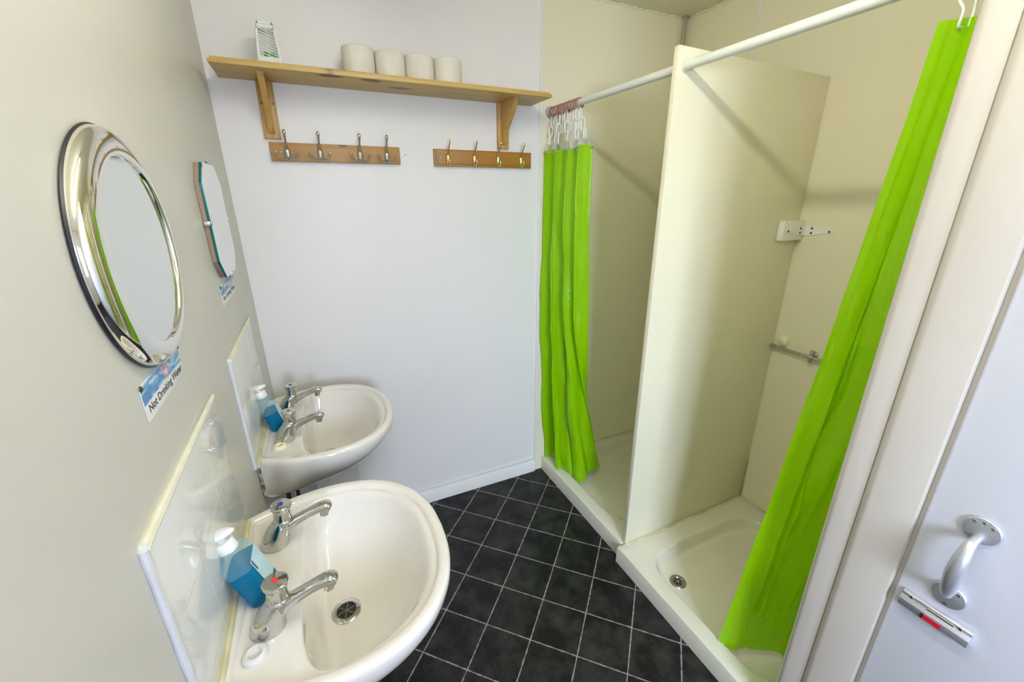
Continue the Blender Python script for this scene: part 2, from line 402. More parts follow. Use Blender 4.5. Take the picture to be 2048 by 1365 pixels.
# ------------------------------------------------------------------ shower trays
def softmin(a, c, p=7): return (a**-p+c**-p)**(-1/p)
def rect_r(th, x0, x1, y0, y1):
    c, s = math.cos(th), math.sin(th); r = 1e9
    if c > 1e-9: r = min(r, x1/c)
    if c < -1e-9: r = min(r, x0/c)
    if s > 1e-9: r = min(r, y1/s)
    if s < -1e-9: r = min(r, y0/s)
    return r
def rrect_r(th, x0, x1, y0, y1, p=5.5):
    c, s = math.cos(th), math.sin(th); q = 0
    q += (abs(c)/(x1 if c > 0 else -x0))**p + (abs(s)/(y1 if s > 0 else -y0))**p
    return q**(-1/p)
def tray(x0, x1, y0, y1, ix0, ix1, iy0, iy1, drain, label):
    root = thing('shower_tray', label, 'shower tray', ((x0+x1)/2, (y0+y1)/2, 0))
    cx, cy = (ix0+ix1)/2, (iy0+iy1)/2; NT = 160
    ths = sorted(set([2*PI*k/NT for k in range(NT)]+[math.atan2(yy-cy, xx-cx) % (2*PI) for xx in (x0, x1) for yy in (y0, y1)]))
    b = B(); zt = .085; zf = .032; loops = []
    def ring(f): loops.append([b.verts.new(f(t)) for t in ths])
    def outer(t, d, z):
        r = rect_r(t, x0-cx+d, x1-cx-d, y0-cy+d, y1-cy-d); return Vector((cx+r*math.cos(t), cy+r*math.sin(t), z))
    def inner(t, s, z, d=0):
        r = rrect_r(t, ix0-cx+d, ix1-cx-d, iy0-cy+d, iy1-cy-d)*s; return Vector((cx+r*math.cos(t), cy+r*math.sin(t), z))
    ring(lambda t: outer(t, 0, 0)); ring(lambda t: outer(t, 0, zt-.004)); ring(lambda t: outer(t, .0015, zt-.001)); ring(lambda t: outer(t, .005, zt))
    for d, z in ((0, zt), (.002, zt-.0006), (.004, zt-.003), (.007, zt-.009), (.011, zt-.020), (.016, zt-.034), (.021, zt-.043), (.028, zf+.004), (.038, zf+.001), (.050, zf)):
        ring(lambda t: inner(t, 1, z, d))
    for s in (.75, .5, .25): ring(lambda t: inner(t, s, zf, .050))
    for a, c in zip(loops, loops[1:]):
        for k in range(len(ths)): b.faces.new((a[k], a[(k+1) % len(ths)], c[(k+1) % len(ths)], c[k]))
    b.faces.new(loops[-1])
    # anti-slip bumps
    for i in range(7):
        for j in range(6):
            if random.random() < .75:
                lathe(b, [(.0075, 0), (.006, .0012), (0, .0016)], (ix0+.16+.07*i+.02*(j % 2), iy0+.09+.09*j, zf-.0003), (0,0,1), 14, False)
    body = obj('tray_body', b, M['tray'], root, sharp=50)
    b = B(); lathe(b, [(.0, .0008), (.017, .0008), (.019, .001), (.021, .0035), (.032, .0035), (.035, .0005), (.035, -.001)], (*drain, zf+.0005), (0,0,1), 36, False)
    dd = obj('drain', b, M['dull_chrome'], root); dd['label'] = 'metal waste fitting'
    b = B(); lathe(b, [(0, .0), (.018, .0)], (*drain, zf+.0018), (0,0,1), 30, False); h = obj('waste_hole', b, M['dark'], dd)
    b = B()
    for k in range(3):
        a = k*PI/3; c, s = math.cos(a)*.018, math.sin(a)*.018
        tube(b, [(drain[0]-c, drain[1]-s, zf+.0026), (drain[0]+c, drain[1]+s, zf+.0026)], .0013, 8)
    lathe(b, [(.005, 0), (.005, .0015), (0, .0017)], (*drain, zf+.0022), (0,0,1), 14, False)
    obj('grille', b, M['dull_chrome'], dd)
    return root
tray(1.333, XS, -.762, -.006, 1.393, 2.045, -.675, -.07, (1.452, -.615), 'pale shower tray under the bunched curtain by the back wall')
tray(1.306, XS, -1.543, -.768, 1.366, 2.045, -1.475, -.865, (1.457, -.992), 'pale shower tray in the nearer cubicle with its round waste showing')
# yellowed sealant beads round the nearer tray
b = B()
tube(b, [(1.35, -.779, .087), (XS-.004, -.779, .087)], .0045, 8); tube(b, [(XS-.003, -.78, .087), (XS-.003, -1.54, .087)], .0045, 8)
tube(b, [(XS-.003, -.779, .087), (XS-.003, -.779, .30)], .0028, 8)
struct('trim_7', b, M['caulk_dirty'])
b = B(); tube(b, [(1.335, -.009, .087), (XS-.004, -.009, .087)], .0035, 8); struct('trim_8', b, M['caulk_dirty'])

# ------------------------------------------------------------------ partition between the showers
b = B()
t = bmesh.new()
pts = [(1.346, .0855), (XS-.001, .0855), (XS-.001, 2.022), (1.346, 2.034)]
prism(b, pts, 1, -.775, -.755, bev=.0012)
o = tag(obj('shower_partition', b, M['partition'], base=(1.346, -.765, .0855)), 'tall cream board dividing the two shower trays', 'partition')

# ------------------------------------------------------------------ curtain rod
def rodp(y): t = (y+.008)/(-1.544+.008); return Vector((1.336+.082*t, y, 1.966+.027*t))
root = thing('curtain_rod', 'long white rod over both showers, passing through the partition', 'curtain rod', rodp(-.008))
b = B(); tube(b, [rodp(-.008), rodp(-1.544)], .0135, 24); obj('rod', b, M['rod'], root)
b = B(); lathe(b, [(0,0),(.024,0),(.025,.004),(.022,.020),(.0145,.024)], (1.336,-.0065,1.966), (0,-1,0), 28, False); obj('end_cup', b, M['clear'], root)
b = B(); lathe(b, [(.0137, -.0135), (.0165, -.0135), (.0165, .0135), (.0137, .0135)], rodp(-.765), (rodp(-1)-rodp(0)), 28, False); obj('grommet', b, M['rod'], root)

# ------------------------------------------------------------------ curtains
def sheet(path_t, path_b, zt, zb, nf, at, ab, seed, NU=260, NV=110, ease=1.6, phase=0.3, wr=.006, zb_f=None, mid=None):
    bm = B(); g = []
    def samp(P, u):
        P = [Vector(p) for p in P]; d = [0]
        for a, c in zip(P, P[1:]): d.append(d[-1]+(c-a).length)
        s = u*d[-1]
        for i in range(len(P)-1):
            if s <= d[i+1] or i == len(P)-2:
                t = (s-d[i])/(d[i+1]-d[i]); p0 = P[max(i-1,0)]; p3 = P[min(i+2, len(P)-1)]
                return .5*((2*P[i])+(P[i+1]-p0)*t+(2*p0-5*P[i]+4*P[i+1]-p3)*t*t+(3*P[i]-p0-3*P[i+1]+p3)*t**3)
    for j in range(NV+1):
        v = j/NV; row = []
        cs = []
        for i in range(NU+1):
            u = i/NU; e = v**ease
            c = samp(path_t, u).lerp(samp(path_b, u), e); cs.append(c)
        for i in range(NU+1):
            u = i/NU
            t = cs[min(i+1, NU)]-cs[max(i-1, 0)]; t.normalize(); nrm = Vector((t.y, -t.x))
            amp = at+(ab-at)*v
            ph = 2*PI*nf*(u+.018*math.sin(5.1*u*PI+seed)+.012*noise.noise(Vector((u*3, v*1.6, seed))))+phase
            sn = math.sin(ph); fold = math.copysign(abs(sn)**.8, sn)
            sec = .35*math.sin(ph*2.3+seed+v*1.5)*max(0, v-.15)
            w = noise.noise(Vector((u*9, v*7, seed+3)))*wr*2*min(1, v*3)+noise.noise(Vector((u*22, v*16, seed+9)))*wr*.6*min(1, v*3)
            p = cs[i]+nrm*(amp*(fold+sec)*(1-.12*math.cos(3*v+i*.01))+w)+t*(amp*.55*math.sin(ph*2))
            z_b = zb_f(u, v) if zb_f else zb
            z = zt(u) + (z_b-zt(u))*v
            row.append(bm.verts.new((p.x, p.y, z)))
        g.append(row)
    for j in range(NV):
        for i in range(NU): bm.faces.new((g[j][i], g[j][i+1], g[j+1][i+1], g[j+1][i]))
    return bm, g
b, g = sheet([(1.322,-.022), (1.330,-.12), (1.338,-.22), (1.345,-.318)],
             [(1.382,-.024), (1.386,-.15), (1.402,-.272), (1.50,-.285), (1.62,-.20)],
             lambda u: 1.797+.006*math.sin(9*u), .08, 3.7, .021, .027, 2.0, ease=2.4, phase=.9, wr=.008,
             zb_f=lambda u, v: (.094-.02*max(0,u-.4)+.040*math.sin(u*11-.5)*(1 if u > .35 else .3)*max(0, v-.5)))
g1 = [g[0][i].co.copy() for i in range(0, len(g[0]), 1)]
cr = thing('shower_curtain', 'lime green plastic curtain bunched by the coat hooks at the back', 'shower curtain', (1.35,-.17,.06))
obj('curtain_sheet', b, M['curtain'], cr, sharp=180, recalc=False)
for k in range(11):
    p = g1[int((k+.5)/11*(len(g1)-1))]; b = B()
    lathe(b, [(.0035,-.0022),(.0065,-.0022),(.0072,0),(.0065,.0022),(.0035,.0022)], (p.x, p.y, p.z-.012), (1,.2,0), 14, False)
    obj('eyelet', b, M['chrome'], cr)

b, g = sheet([(1.400,-1.410), (1.400,-1.445), (1.402,-1.49), (1.405,-1.525)],
             [(1.378,-1.270), (1.392,-1.322), (1.46,-1.345), (1.55,-1.37), (1.58,-1.44), (1.50,-1.50)],
             lambda u: 1.912-.006*u,   .06, 1.5, .028, .018, 7.0, ease=1.1, phase=2.6, wr=.009,
             zb_f=lambda u, v: .075-.02*u)
g2 = [g[0][i].co.copy() for i in range(len(g[0]))]
cr2 = thing('shower_curtain', 'lime green plastic curtain hanging close to the white door post', 'shower curtain', (1.42,-1.42,.05))
obj('curtain_sheet', b, M['curtain'], cr2, sharp=180, recalc=False)

# ------------------------------------------------------------------ curtain ring sets
def link(b, c, h, wd, r, dirv):
    """oval open plastic link in the plane of z and dirv"""
    d = Vector(dirv).normalized(); P = []
    for k in range(18):
        a = 2*PI*k/18; P.append(Vector(c)+d*(wd*math.cos(a))+Vector((0,0,h*math.copysign(abs(math.sin(a))**.8, math.sin(a)))))
    tube(b, P, r, 8, closed=True)
def ringset(label, y, x_low, y_low, z_low, group):
    p = rodp(y); root = thing('curtain_ring', label, 'curtain ring', p, group)
    r = random.Random(int(y*1e4)); rot = r.uniform(-.3, .3)
    b = B(); P = []
    for k in range(26):
        a = math.radians(-60+300*k/25); P.append(p+Vector((math.cos(a)*.0185, math.sin(rot)*math.cos(a)*.01, math.sin(a)*.0205-.004)))
    tube(b, P, .0032, 8)
    o = obj('rod_hook', b, M['pink'], root); o['label'] = 'pinkish brown open hook'
    lo = Vector((x_low, y_low, z_low)); top = p+Vector((0,0,-.026))
    b = B(); d1 = Vector((math.cos(rot*2+.6), math.sin(rot*2+.6), 0)); d2 = Vector((-d1.y, d1.x, 0))
    span = top.z-lo.z-.026
    n = 3; hh = span/n/2+.0040
    for k in range(n):
        c = top.lerp(lo+Vector((0,0,.026)), (k+.5)/n); link(b, c, hh, .0095, .0025, d1 if k % 2 == 0 else d2)
    o = obj('chain', b, M['white_plastic'], root); o['label'] = 'white plastic chain links'
    b = B(); a0 = r.uniform(0, .9); dd = Vector((math.cos(a0), math.sin(a0), 0)); P = []
    for k in range(24):
        a = 2*PI*k/24; P.append(lo+dd*(.0165*math.cos(a))+Vector((0,0,.0175*math.sin(a)+.008)))
    tube(b, P, .0026, 8, closed=True)
    o = obj('clear_ring', b, M['clear'], root); o['label'] = 'clear plastic ring'
for k in range(11):
    t = (k+.5)/11; p = g1[int(t*(len(g1)-1))]
    ringset('pink and white ring set bunched at the back end of the rod', -.030-.0195*k-.004*(k % 2)-(.012 if k > 7 else 0), p.x*.6+1.338*.4, p.y*.85-.02, 1.800, 'ring sets bunched above the back curtain')
# hooks of the nearer curtain (only white hooks)
def hookset(y, k):
    p = rodp(y); q = g2[int((k+.5)/6*(len(g2)-1))]
    root = thing('curtain_hook', 'white plastic hook holding the nearer curtain beside the door post', 'curtain hook', p, 'white hooks above the nearer curtain')
    b = B(); P = []
    for i in range(22):
        a = math.radians(-70+320*i/21); P.append(p+Vector((math.cos(a)*.019, 0, math.sin(a)*.021-.004)))
    tube(b, P, .0026, 8); obj('rod_hook', b, M['white_plastic'], root)
    b = B(); d = (q-p); d.z = 0
    P = smooth_path([p+Vector((.004,0,-.022)), p+Vector((0,0,-.045)), Vector((q.x-.008,q.y,q.z+.012)), Vector((q.x-.010,q.y,q.z-.012)), Vector((q.x,q.y,q.z-.016)), Vector((q.x+.008,q.y,q.z-.006))], 5)
    tube(b, P, .0026, 8); obj('lower_hook', b, M['white_plastic'], root)
for k in range(5): hookset(-1.412-.024*k, k)

# ------------------------------------------------------------------ shower fittings
root = thing('corner_bracket', 'small block and strap hinge joining partition to the shower wall', 'bracket', (2.05,-.80,1.42))
b = B(); box(b, (1.985,-.800,1.420), (2.119,-.7755,1.498), .002); o = obj('block', b, [M['trim']], root); o['label'] = 'white painted wooden block'
b = B(); prism(b, [(2.005,1.455),(2.005,1.461),(2.100,1.478),(2.116,1.478),(2.116,1.438),(2.100,1.438)], 1, -.8035, -.8005)
prism(b, [(-.806,1.438),(-.806,1.478),(-.818,1.478),(-.912,1.462),(-.912,1.455),(-.818,1.438)], 0, 2.1165, 2.1195)
tube(b, [(2.114,-.805,1.438),(2.114,-.805,1.478)], .0035, 10)
obj('strap_hinge', b, M['white_plastic'], root)
b = B()
for c, ax in (((2.012,-.8035,1.458),(0,-1,0)), ((2.090,-.8035,1.467),(0,-1,0)), ((2.090,-.8035,1.449),(0,-1,0)), ((2.1165,-.832,1.468),(-1,0,0)), ((2.1165,-.832,1.449),(-1,0,0)), ((2.1165,-.900,1.4585),(-1,0,0))):
    t = B(); lathe(t, [(.0045,0),(.004,.0012),(0,.0014)], c, ax, 12, False); obj('screw', t, M['dark'], root)
b.free()
b = B(); lathe(b, [(.022,0),(.023,.004),(.021,.012),(.015,.017),(0,.018)], (XS,-.822,.975), (-1,0,0), 28, False)
tag(obj('wall_button', b, M['cream_plastic']), 'small round cream button on the wall above the shower pipe', 'button')
root = thing('water_pipe', 'thin chrome pipe running along the shower wall behind the nearer curtain', 'pipe', (XS-.02,-1.1,.92))
b = B(); tube(b, [(XS-.022,-.785,.943),(XS-.022,-1.35,.943)], .0075, 16); obj('pipe', b, M['dull_chrome'], root)
b = B(); tube(b, [(XS-.022,-.779,.943),(XS-.022,-.800,.943)], .0095, 16); obj('end_cap', b, M['dull_chrome'], root)
b = B(); lathe(b, [(.017,0),(.016,.005),(.008,.008),(.008,.02)], (XS,-.955,.952), (-1,0,0), 20, False); tube(b, [(XS-.022,-.946,.943),(XS-.022,-.964,.943)], .0115, 16); box(b, (XS-.028,-.961,.918), (XS-.016,-.949,.975), .003); obj('pipe_bracket', b, M['dull_chrome'], root)
b = B(); tube(b, [(2.090,-.024,1.2),(2.090,-.024,H)], .009, 16); box(b, (2.074,-.040,H-.006), (2.106,-.008,H-.001), .001)
tag(obj('conduit', b, M['dull_chrome']), 'grey metal conduit in the far ceiling corner of the shower', 'conduit')
b = B(); prism(b, [(0,0)], 0, 0, 1) if False else None
b.free()

# ------------------------------------------------------------------ tiled splashbacks
def splash(y0, y1, z0, z1, label):
    root = thing('tile_splashback', label, 'splashback', (0, (y0+y1)/2, z0))
    b = B(); box(b, (0, y0, z0), (.007, y1, z1), .0015)
    o = obj('tiles', b, tile_mat(0, 0), root)
    o.data.materials[0] = tile_mat(y0-(y0+y1)/2, z1-z0)
    b = B(); tube(b, [(.0045, y0-.001, z1+.002), (.0045, (y0+y1)/2, z1+.004), (.0045, y1, z1+.003)], [.0075,.006,.0045], 8); obj('top_sealant', b, M['caulk'], root)
    b = B(); pts = [(.004, y0-.003, z1-(z1-z0)*k/12) for k in range(13)]; tube(b, pts, [.0050+.0004*math.sin(k*2.1) for k in range(13)], 8); obj('side_sealant', b, M['caulk_white'], root)
    b = B(); tube(b, [(.011, y0+.005, z0+.002), (.011, y1-.005, z0+.002)], .006, 8); obj('bottom_sealant', b, M['caulk_dirty'], root)
    return root
splash(-1.365, -.915, .862, 1.194, 'white tiled splashback behind the nearer basin, below the round mirror')
splash(-.687, -.252, .862, 1.192, 'white tiled splashback behind the far basin, below the octagonal mirror')

# ------------------------------------------------------------------ wash basin
WX = [(0,.216),(.05,.238),(.10,.256),(.15,.265),(.19,.2675),(.24,.2635),(.29,.250),(.335,.226),(.37,.194),(.40,.150),(.418,.102),(.427,.055),(.430,0)]
def outline():
    up = smooth_path([(x, y, 0) for x, y in WX], 6)
    full = [Vector((p.x, p.y)) for p in up]+[Vector((p.x, -p.y)) for p in up[::-1][1:]]
    return full
OUT = outline()
CXB = .205
def out_r(th):
    d = Vector((math.cos(th), math.sin(th))); c = Vector((CXB, 0)); best = 1e9
    P = OUT; n = len(P)
    for i in range(n):
        a, q = P[i]-c, P[(i+1) % n]-c; e = q-a
        den = d.x*e.y-d.y*e.x
        if abs(den) < 1e-12: continue
        t = (a.x*e.y-a.y*e.x)/den; s = (a.x*d.y-a.y*d.x)/den
        if t > 0 and -1e-6 <= s <= 1+1e-6: best = min(best, t)
    return best
def make_basin(cy, label):
    root = thing('wash_basin', label, 'wash basin', (0, cy, .70))
    NT = 144; ths = sorted([2*PI*k/NT for k in range(NT)]+[math.atan2(.216, -CXB), 2*PI-math.atan2(.216, -CXB)])
    R = [out_r(t) for t in ths]
    b = B(); loops = []
    def ring(f):
        loops.append([b.verts.new(f(i)) for i in range(len(ths))])
    def opt(i, d=0): r = R[i]-d; return CXB+r*math.cos(ths[i]), r*math.sin(ths[i])
    under = [(.25,.25,.672),(.40,.40,.676),(.55,.52,.688),(.66,.66,.708),(.76,.78,.734),(.85,.87,.760),(.92,.93,.783),(.965,.97,.805),(.992,.992,.825),(1,1,.84),(1,1,.850)]
    for sx, sy, z in under:
        def f(i):
            x, y = opt(i); X = max(x, 0)*sx; k = min(1, X/.14)
            yy = y*(1*(1-k)+sy*k)
            zz = z+(.0 if X > .14 else (.742-z)*(1-k) if z < .742 else 0)
            return Vector((X, cy+yy, zz))
        ring(f)
    def at(d, z):
        def f(i): x, y = opt(i, d); return Vector((max(x, .0), cy+y, z))
        return f
    for d, z in ((.0015,.8555),(.005,.8595),(.010,.8612),(.018,.8612),(.0225,.8600),(.026,.8565),(.0285,.853)): ring(at(d, z))
    # bowl edge
    def rb(i):
        th = ths[i]; a = R[i]-.0335
        c = math.cos(th)
        if c < -1e-3: a = softmin(a, (CXB-.124)/-c, 5)
        return a
    RB = [rb(i) for i in range(len(ths))]
    def mixr(t, z):
        def f(i): r = (R[i]-.0295)*(1-t)+(RB[i]+.004)*t; return Vector((CXB+r*math.cos(ths[i]), cy+r*math.sin(ths[i]), z))
        return f
    for t in (0, .06, .2, .4, .6, .8, .95): ring(mixr(t, .8495 if t > .1 else .8505))
    D = .150; zd = .8485
    prof = [(1.0, 0), (.985,.003),(.965,.010),(.945,.020),(.925,.032),(.90,.047),(.87,.062),(.83,.078),(.78,.092),(.72,.105),(.65,.117),(.57,.127),(.48,.135),(.38,.141),(.28,.1455),(.18,.148),(.10,.150)]
    DX = -.010
    for s, dz in prof:
        def f(i):
            r = RB[i]*s; sh = DX*(1-s)
            # front of the bowl slopes gently, back wall is steep
            c = math.cos(ths[i]); q = dz/D; g = D*(1-(1-q)**(1-1.0*c)) if c < 0 else D*(q**(1+.9*c))
            if s < .17: g = D
            return Vector((CXB+sh+r*math.cos(ths[i]), cy+r*math.sin(ths[i]), zd-g))
        ring(f)
    for a, c in zip(loops, loops[1:]):
        n = len(ths)
        for k in range(n): b.faces.new((a[k], a[(k+1) % n], c[(k+1) % n], c[k]))
    b.faces.new(loops[0][::-1]); b.faces.new(loops[-1])
    obj('bowl', b, M['ceramic'], root, sharp=70)
    # waste
    dz = .6995; c = (CXB-.010, cy, dz)
    b = B(); lathe(b, [(.019,-.012),(.0195,.0005),(.021,.0035),(.029,.0035),(.0325,.0012),(.033,-.001)], c, (0,0,1), 40, False)
    w_ = obj('waste_ring', b, M['chrome'], root); w_['label'] = 'chrome waste ring'
    b = B(); lathe(b, [(0,0),(.0195,0)], (c[0], c[1], dz+.0008), (0,0,1), 30, False); obj('waste_hole', b, M['dark'], w_)
    b = B()
    for k in range(3):
        a = k*PI/3+.3; cc, s = math.cos(a)*.0185, math.sin(a)*.0185
        tube(b, [(c[0]-cc, cy-s, dz+.0018), (c[0]+cc, cy+s, dz+.0018)], .0014, 8)
    obj('grille', b, M['trap'], w_)
    # limescale ring round the waste
    b = B(); lathe(b, [(.033,.0006),(.038,.0008)], c, (0,0,1), 40, False)
    b.free()
    # sealant at the wall
    for s in (-1, 1):
        b = B(); tube(b, [(.006, cy+s*.218, .853), (.006, cy+s*.219, .80), (.006, cy+s*.218, .742)], .005, 8)
        obj('side_sealant', b, M['caulk_mould'] if cy > -.8 else M['caulk_white'], root)
    return root
CN, CF = -1.118, -.430
make_basin(CN, 'large white basin nearest the camera with its waste showing')
make_basin(CF, 'white basin at the back corner, behind the nearer one')

# overflow style white caps covering the spare tap hole
def cap(x, y, label, m, hole):
    root = thing('tap_hole_cap', label, 'cap', (x, y, .849))
    b = B(); lathe(b, [(.0,.0048),(.008,.0048),(.0095,.0055),(.0105,.0095),(.013,.0105),(.0175,.0090),(.0205,.005),(.021,0)], (x, y, .849), (0,0,1), 32, False)
    obj('cap_body', b, m, root)
    if hole:
        b = B(); lathe(b, [(0,.0052),(.0022,.0052)], (x+.002, y+.004, .849), (0,0,1), 10, False); lathe(b, [(0,.0052),(.0018,.0052)], (x-.004, y, .849), (0,0,1), 10, False)
        obj('hole', b, M['dark'], root)
cap(.053, -1.272, 'round white plastic cap on the nearer basin beside its hot tap', M['grey_plastic'], False)
cap(.060, -.572, 'cream plastic cap on the far basin beside its hot tap', M['cream_plastic'], True)

# ------------------------------------------------------------------ taps
def make_tap(x, y, hot, label, rot=0):
    root = thing('basin_tap', label, 'tap', (x, y, .848))
    root.rotation_euler = (0, 0, rot)
    lean = .022
    b = B()
    # body: oval base leaning forwards to a round neck
    rings = []
    for h, r, o_, sx in ((0,.0240,0,1.14),(.004,.0262,.0,1.14),(.012,.0262,.001,1.13),(.024,.0254,.004,1.12),(.036,.0240,.008,1.10),(.046,.0228,.012,1.08),(.054,.0214,.016,1.04),(.060,.0200,.0195,1.0),(.064,.0180,.021,1.0)):
        rings.append([b.verts.new((o_+r*sx*math.cos(2*PI*k/32), r*math.sin(2*PI*k/32), h)) for k in range(32)])
    for a, c in zip(rings, rings[1:]):
        for k in range(32): b.faces.new((a[k], a[(k+1) % 32], c[(k+1) % 32], c[k]))
    b.faces.new(rings[0][::-1]); b.faces.new(rings[-1])
    obj('tap_body', b, M['chrome'], root, local=True)
    # spout: squarish bar that widens and ends in a turned down nose
    b = B(); P = [(.028,.042,.0145,.014),(.040,.049,.0125,.0118),(.056,.0555,.0110,.0100),(.076,.0625,.0110,.0092),(.094,.0680,.0120,.0094),(.104,.0700,.0130,.0100),(.111,.0690,.0136,.0118),(.1165,.0650,.0136,.0140),(.119,.0600,.0125,.0138)]
    rings = []
    for i, (px, pz, hw, hh) in enumerate(P):
        t = Vector((P[min(i+1, len(P)-1)][0]-P[max(i-1, 0)][0], 0, P[min(i+1, len(P)-1)][1]-P[max(i-1, 0)][1])).normalized()
        if i > 5: t = Vector((1,0,-.25*(i-5))).normalized()
        u = Vector((0,1,0)); v = t.cross(u); v = -v if v.z < 0 else v
        ring_ = []
        for k in range(20):
            a = 2*PI*k/20; ca, sa = math.cos(a), math.sin(a); e = .62
            ring_.append(b.verts.new(Vector((px, 0, pz))+u*hw*math.copysign(abs(ca)**e, ca)+v*hh*math.copysign(abs(sa)**e, sa)))
        rings.append(ring_)
    for a, c in zip(rings, rings[1:]):
        for k in range(20): b.faces.new((a[k], a[(k+1) % 20], c[(k+1) % 20], c[k]))
    b.faces.new(rings[0][::-1]); b.faces.new(rings[-1])
    lathe(b, [(.0095,0),(.0095,.016)], (.108,0,.047), (0.12,0,1), 16, True)
    obj('spout', b, M['chrome'], root, local=True, sharp=50)
    b = B(); lathe(b, [(.0165,.062),(.0200,.063),(.0202,.066),(.0186,.0675),(.0180,.070),(.0180,.088),(.0188,.092),(.0205,.096),(.0218,.0985),(.0220,.1030),(.020,.1050),(.006,.1061),(0,.1062)], (lean,0,0), (.04,0,1), 36, False)
    hd = obj('tap_head', b, M['chrome'], root, local=True)
    b = B(); lathe(b, [(.0052,0),(.005,.0010),(0,.0012)], (lean+.0042,0,.1063), (.04,0,1), 18, False)
    dt = obj('colour_dot', b, M['red'] if hot else M['blue'], hd, local=True); dt['label'] = ('red' if hot else 'blue')+' dot'
    return root
make_tap(.071, CN-.108, True, 'hot chrome tap with red dot on the nearer basin')
make_tap(.071, CN+.108, False, 'cold chrome tap with blue dot on the nearer basin')
make_tap(.073, CF-.106, True, 'hot chrome tap with red dot on the far basin')
make_tap(.073, CF+.106, False, 'cold chrome tap with blue dot on the far basin')

# ------------------------------------------------------------------ soap bottles
def bottle(loc, lean, rz, scale, fill, label):
    root = thing('soap_bottle', label, 'soap bottle', loc)
    root.rotation_euler = Matrix.Rotation(rz, 3, 'Z').to_euler() if not lean else (Matrix.Rotation(-lean, 3, 'Y') @ Matrix.Rotation(rz, 3, 'Z')).to_euler()
    root.scale = (scale,)*3
    def body(b, hx, hy, levels):
        rings = []
        for z, s, e in levels:
            row = []
            for k in range(40):
                a = 2*PI*k/40; ca, sa = math.cos(a), math.sin(a)
                row.append(b.verts.new((hx*s*math.copysign(abs(ca)**e, ca), hy*s**1.15*math.copysign(abs(sa)**e, sa), z)))
            rings.append(row)
        for a, c in zip(rings, rings[1:]):
            for k in range(40): b.faces.new((a[k], a[(k+1) % 40], c[(k+1) % 40], c[k]))
        b.faces.new(rings[0][::-1]); b.faces.new(rings[-1])
    b = B(); body(b, .0215, .034, [(0,.9,.42),(.002,.97,.42),(.006,1,.42),(.09,1,.42),(.100,.97,.45),(.108,.88,.55),(.114,.72,.75),(.118,.55,.95),(.121,.50,1)])
    obj('bottle_body', b, M['frosted'], root, local=True, sharp=60)
    b = B(); body(b, .0218, .0343, [(.0015,.9,.42),(.004,.97,.42),(.007,1,.42),(fill,1,.42)])
    o = obj('liquid', b, M['liquid'], root, local=True, sharp=60); o['label'] = 'bright blue liquid soap'
    b = B(); lathe(b, [(.0145,.117),(.0155,.118),(.0155,.136),(.0140,.1385),(.006,.139),(.006,.146),(.0085,.1465)], (0,0,0), (0,0,1), 28, False)
    c_ = obj('collar', b, M['white_plastic'], root, local=True)
    b = B(); rings = []
    for h, w_, y0, y1, in ((.146,.8,-.011,.013),(.149,1,-.0145,.024),(.153,1,-.0145,.0265),(.157,.8,-.011,.022),(.1585,.4,-.005,.012)):
        row = []
        for k in range(24):
            a = 2*PI*k/24; yy = (y0+y1)/2+(y1-y0)/2*math.sin(a); wd = .0125*w_*(1-.35*max(0, math.sin(a)))
            row.append(b.verts.new((yy, -wd*math.cos(a), h-.003*max(0, yy/.026))))
        rings.append(row)
    for a, c in zip(rings, rings[1:]):
        for k in range(24): b.faces.new((a[k], a[(k+1) % 24], c[(k+1) % 24], c[k]))
    b.faces.new(rings[0][::-1]); b.faces.new(rings[-1])
    obj('pump_head', b, M['white_plastic'], root, local=True)
    b = B(); prism(b, [(-.024,.020),(.024,.020),(.024,.088),(-.024,.088)], 0, .0217, .0221)
    lb = obj('label_sticker', b, mat('pale_label', (.42,.66,.76), .4), root, local=True)
    b = B(); prism(b, [(-.021,.066),(-.016,.066),(-.016,.086),(-.021,.086)], 0, .0221, .0223)
    for k in range(5): prism(b, [(-.010+.006*k,.030),(-.0085+.006*k,.030),(-.0085+.006*k,.082-.003*k),(-.010+.006*k,.082-.003*k)], 0, .0221, .0222, mi=1)
    obj('print', b, [mat('dark_print', (.03,.06,.12), .5), mat('light_print', (.62,.80,.85), .5)], lb, local=True)
    return root
bottle((.060,-1.134,.8505), math.radians(18), 0, 1.10, .080, 'blue liquid soap pump bottle between the nearer taps')
bottle((.056,-.432,.8505), math.radians(16), 0, 1.06, .066, 'blue liquid soap pump bottle between the far basin taps')

# ------------------------------------------------------------------ pipes under the far basin
b = B(); box(b, (.108,-.14,0), (.292,0,.62), .004)
tag(obj('pipe_boxing', b, M['wall']), 'white boxed-in pipe casing under the far basin', 'pipe casing')
root = thing('basin_plumbing', 'dark copper pipe and grimy trap under the far basin', 'plumbing', (.08,-.43,.4))
b = B(); tube(b, smooth_path([(.045,-.50,.76),(.045,-.50,.62),(.040,-.50,.40)], 4), .0075, 12); lathe(b, [(.012,0),(.012,.02)], (.045,-.50,.735), (0,0,1), 8); obj('copper_pipe', b, M['copper'], root)
b = B(); tube(b, smooth_path([(.16,-.43,.665),(.16,-.43,.64),(.155,-.40,.60),(.14,-.36,.61),(.12,-.28,.61),(.12,-.15,.60)], 5), .019, 14); lathe(b, [(.026,0),(.026,.03)], (.16,-.43,.635), (0,0,1), 18)
obj('trap', b, M['trap'], root)
b = B(); tube(b, smooth_path([(.060,-.36,.76),(.060,-.36,.62),(.055,-.36,.40)], 4), .0075, 12); obj('copper_pipe', b, M['copper'], root)

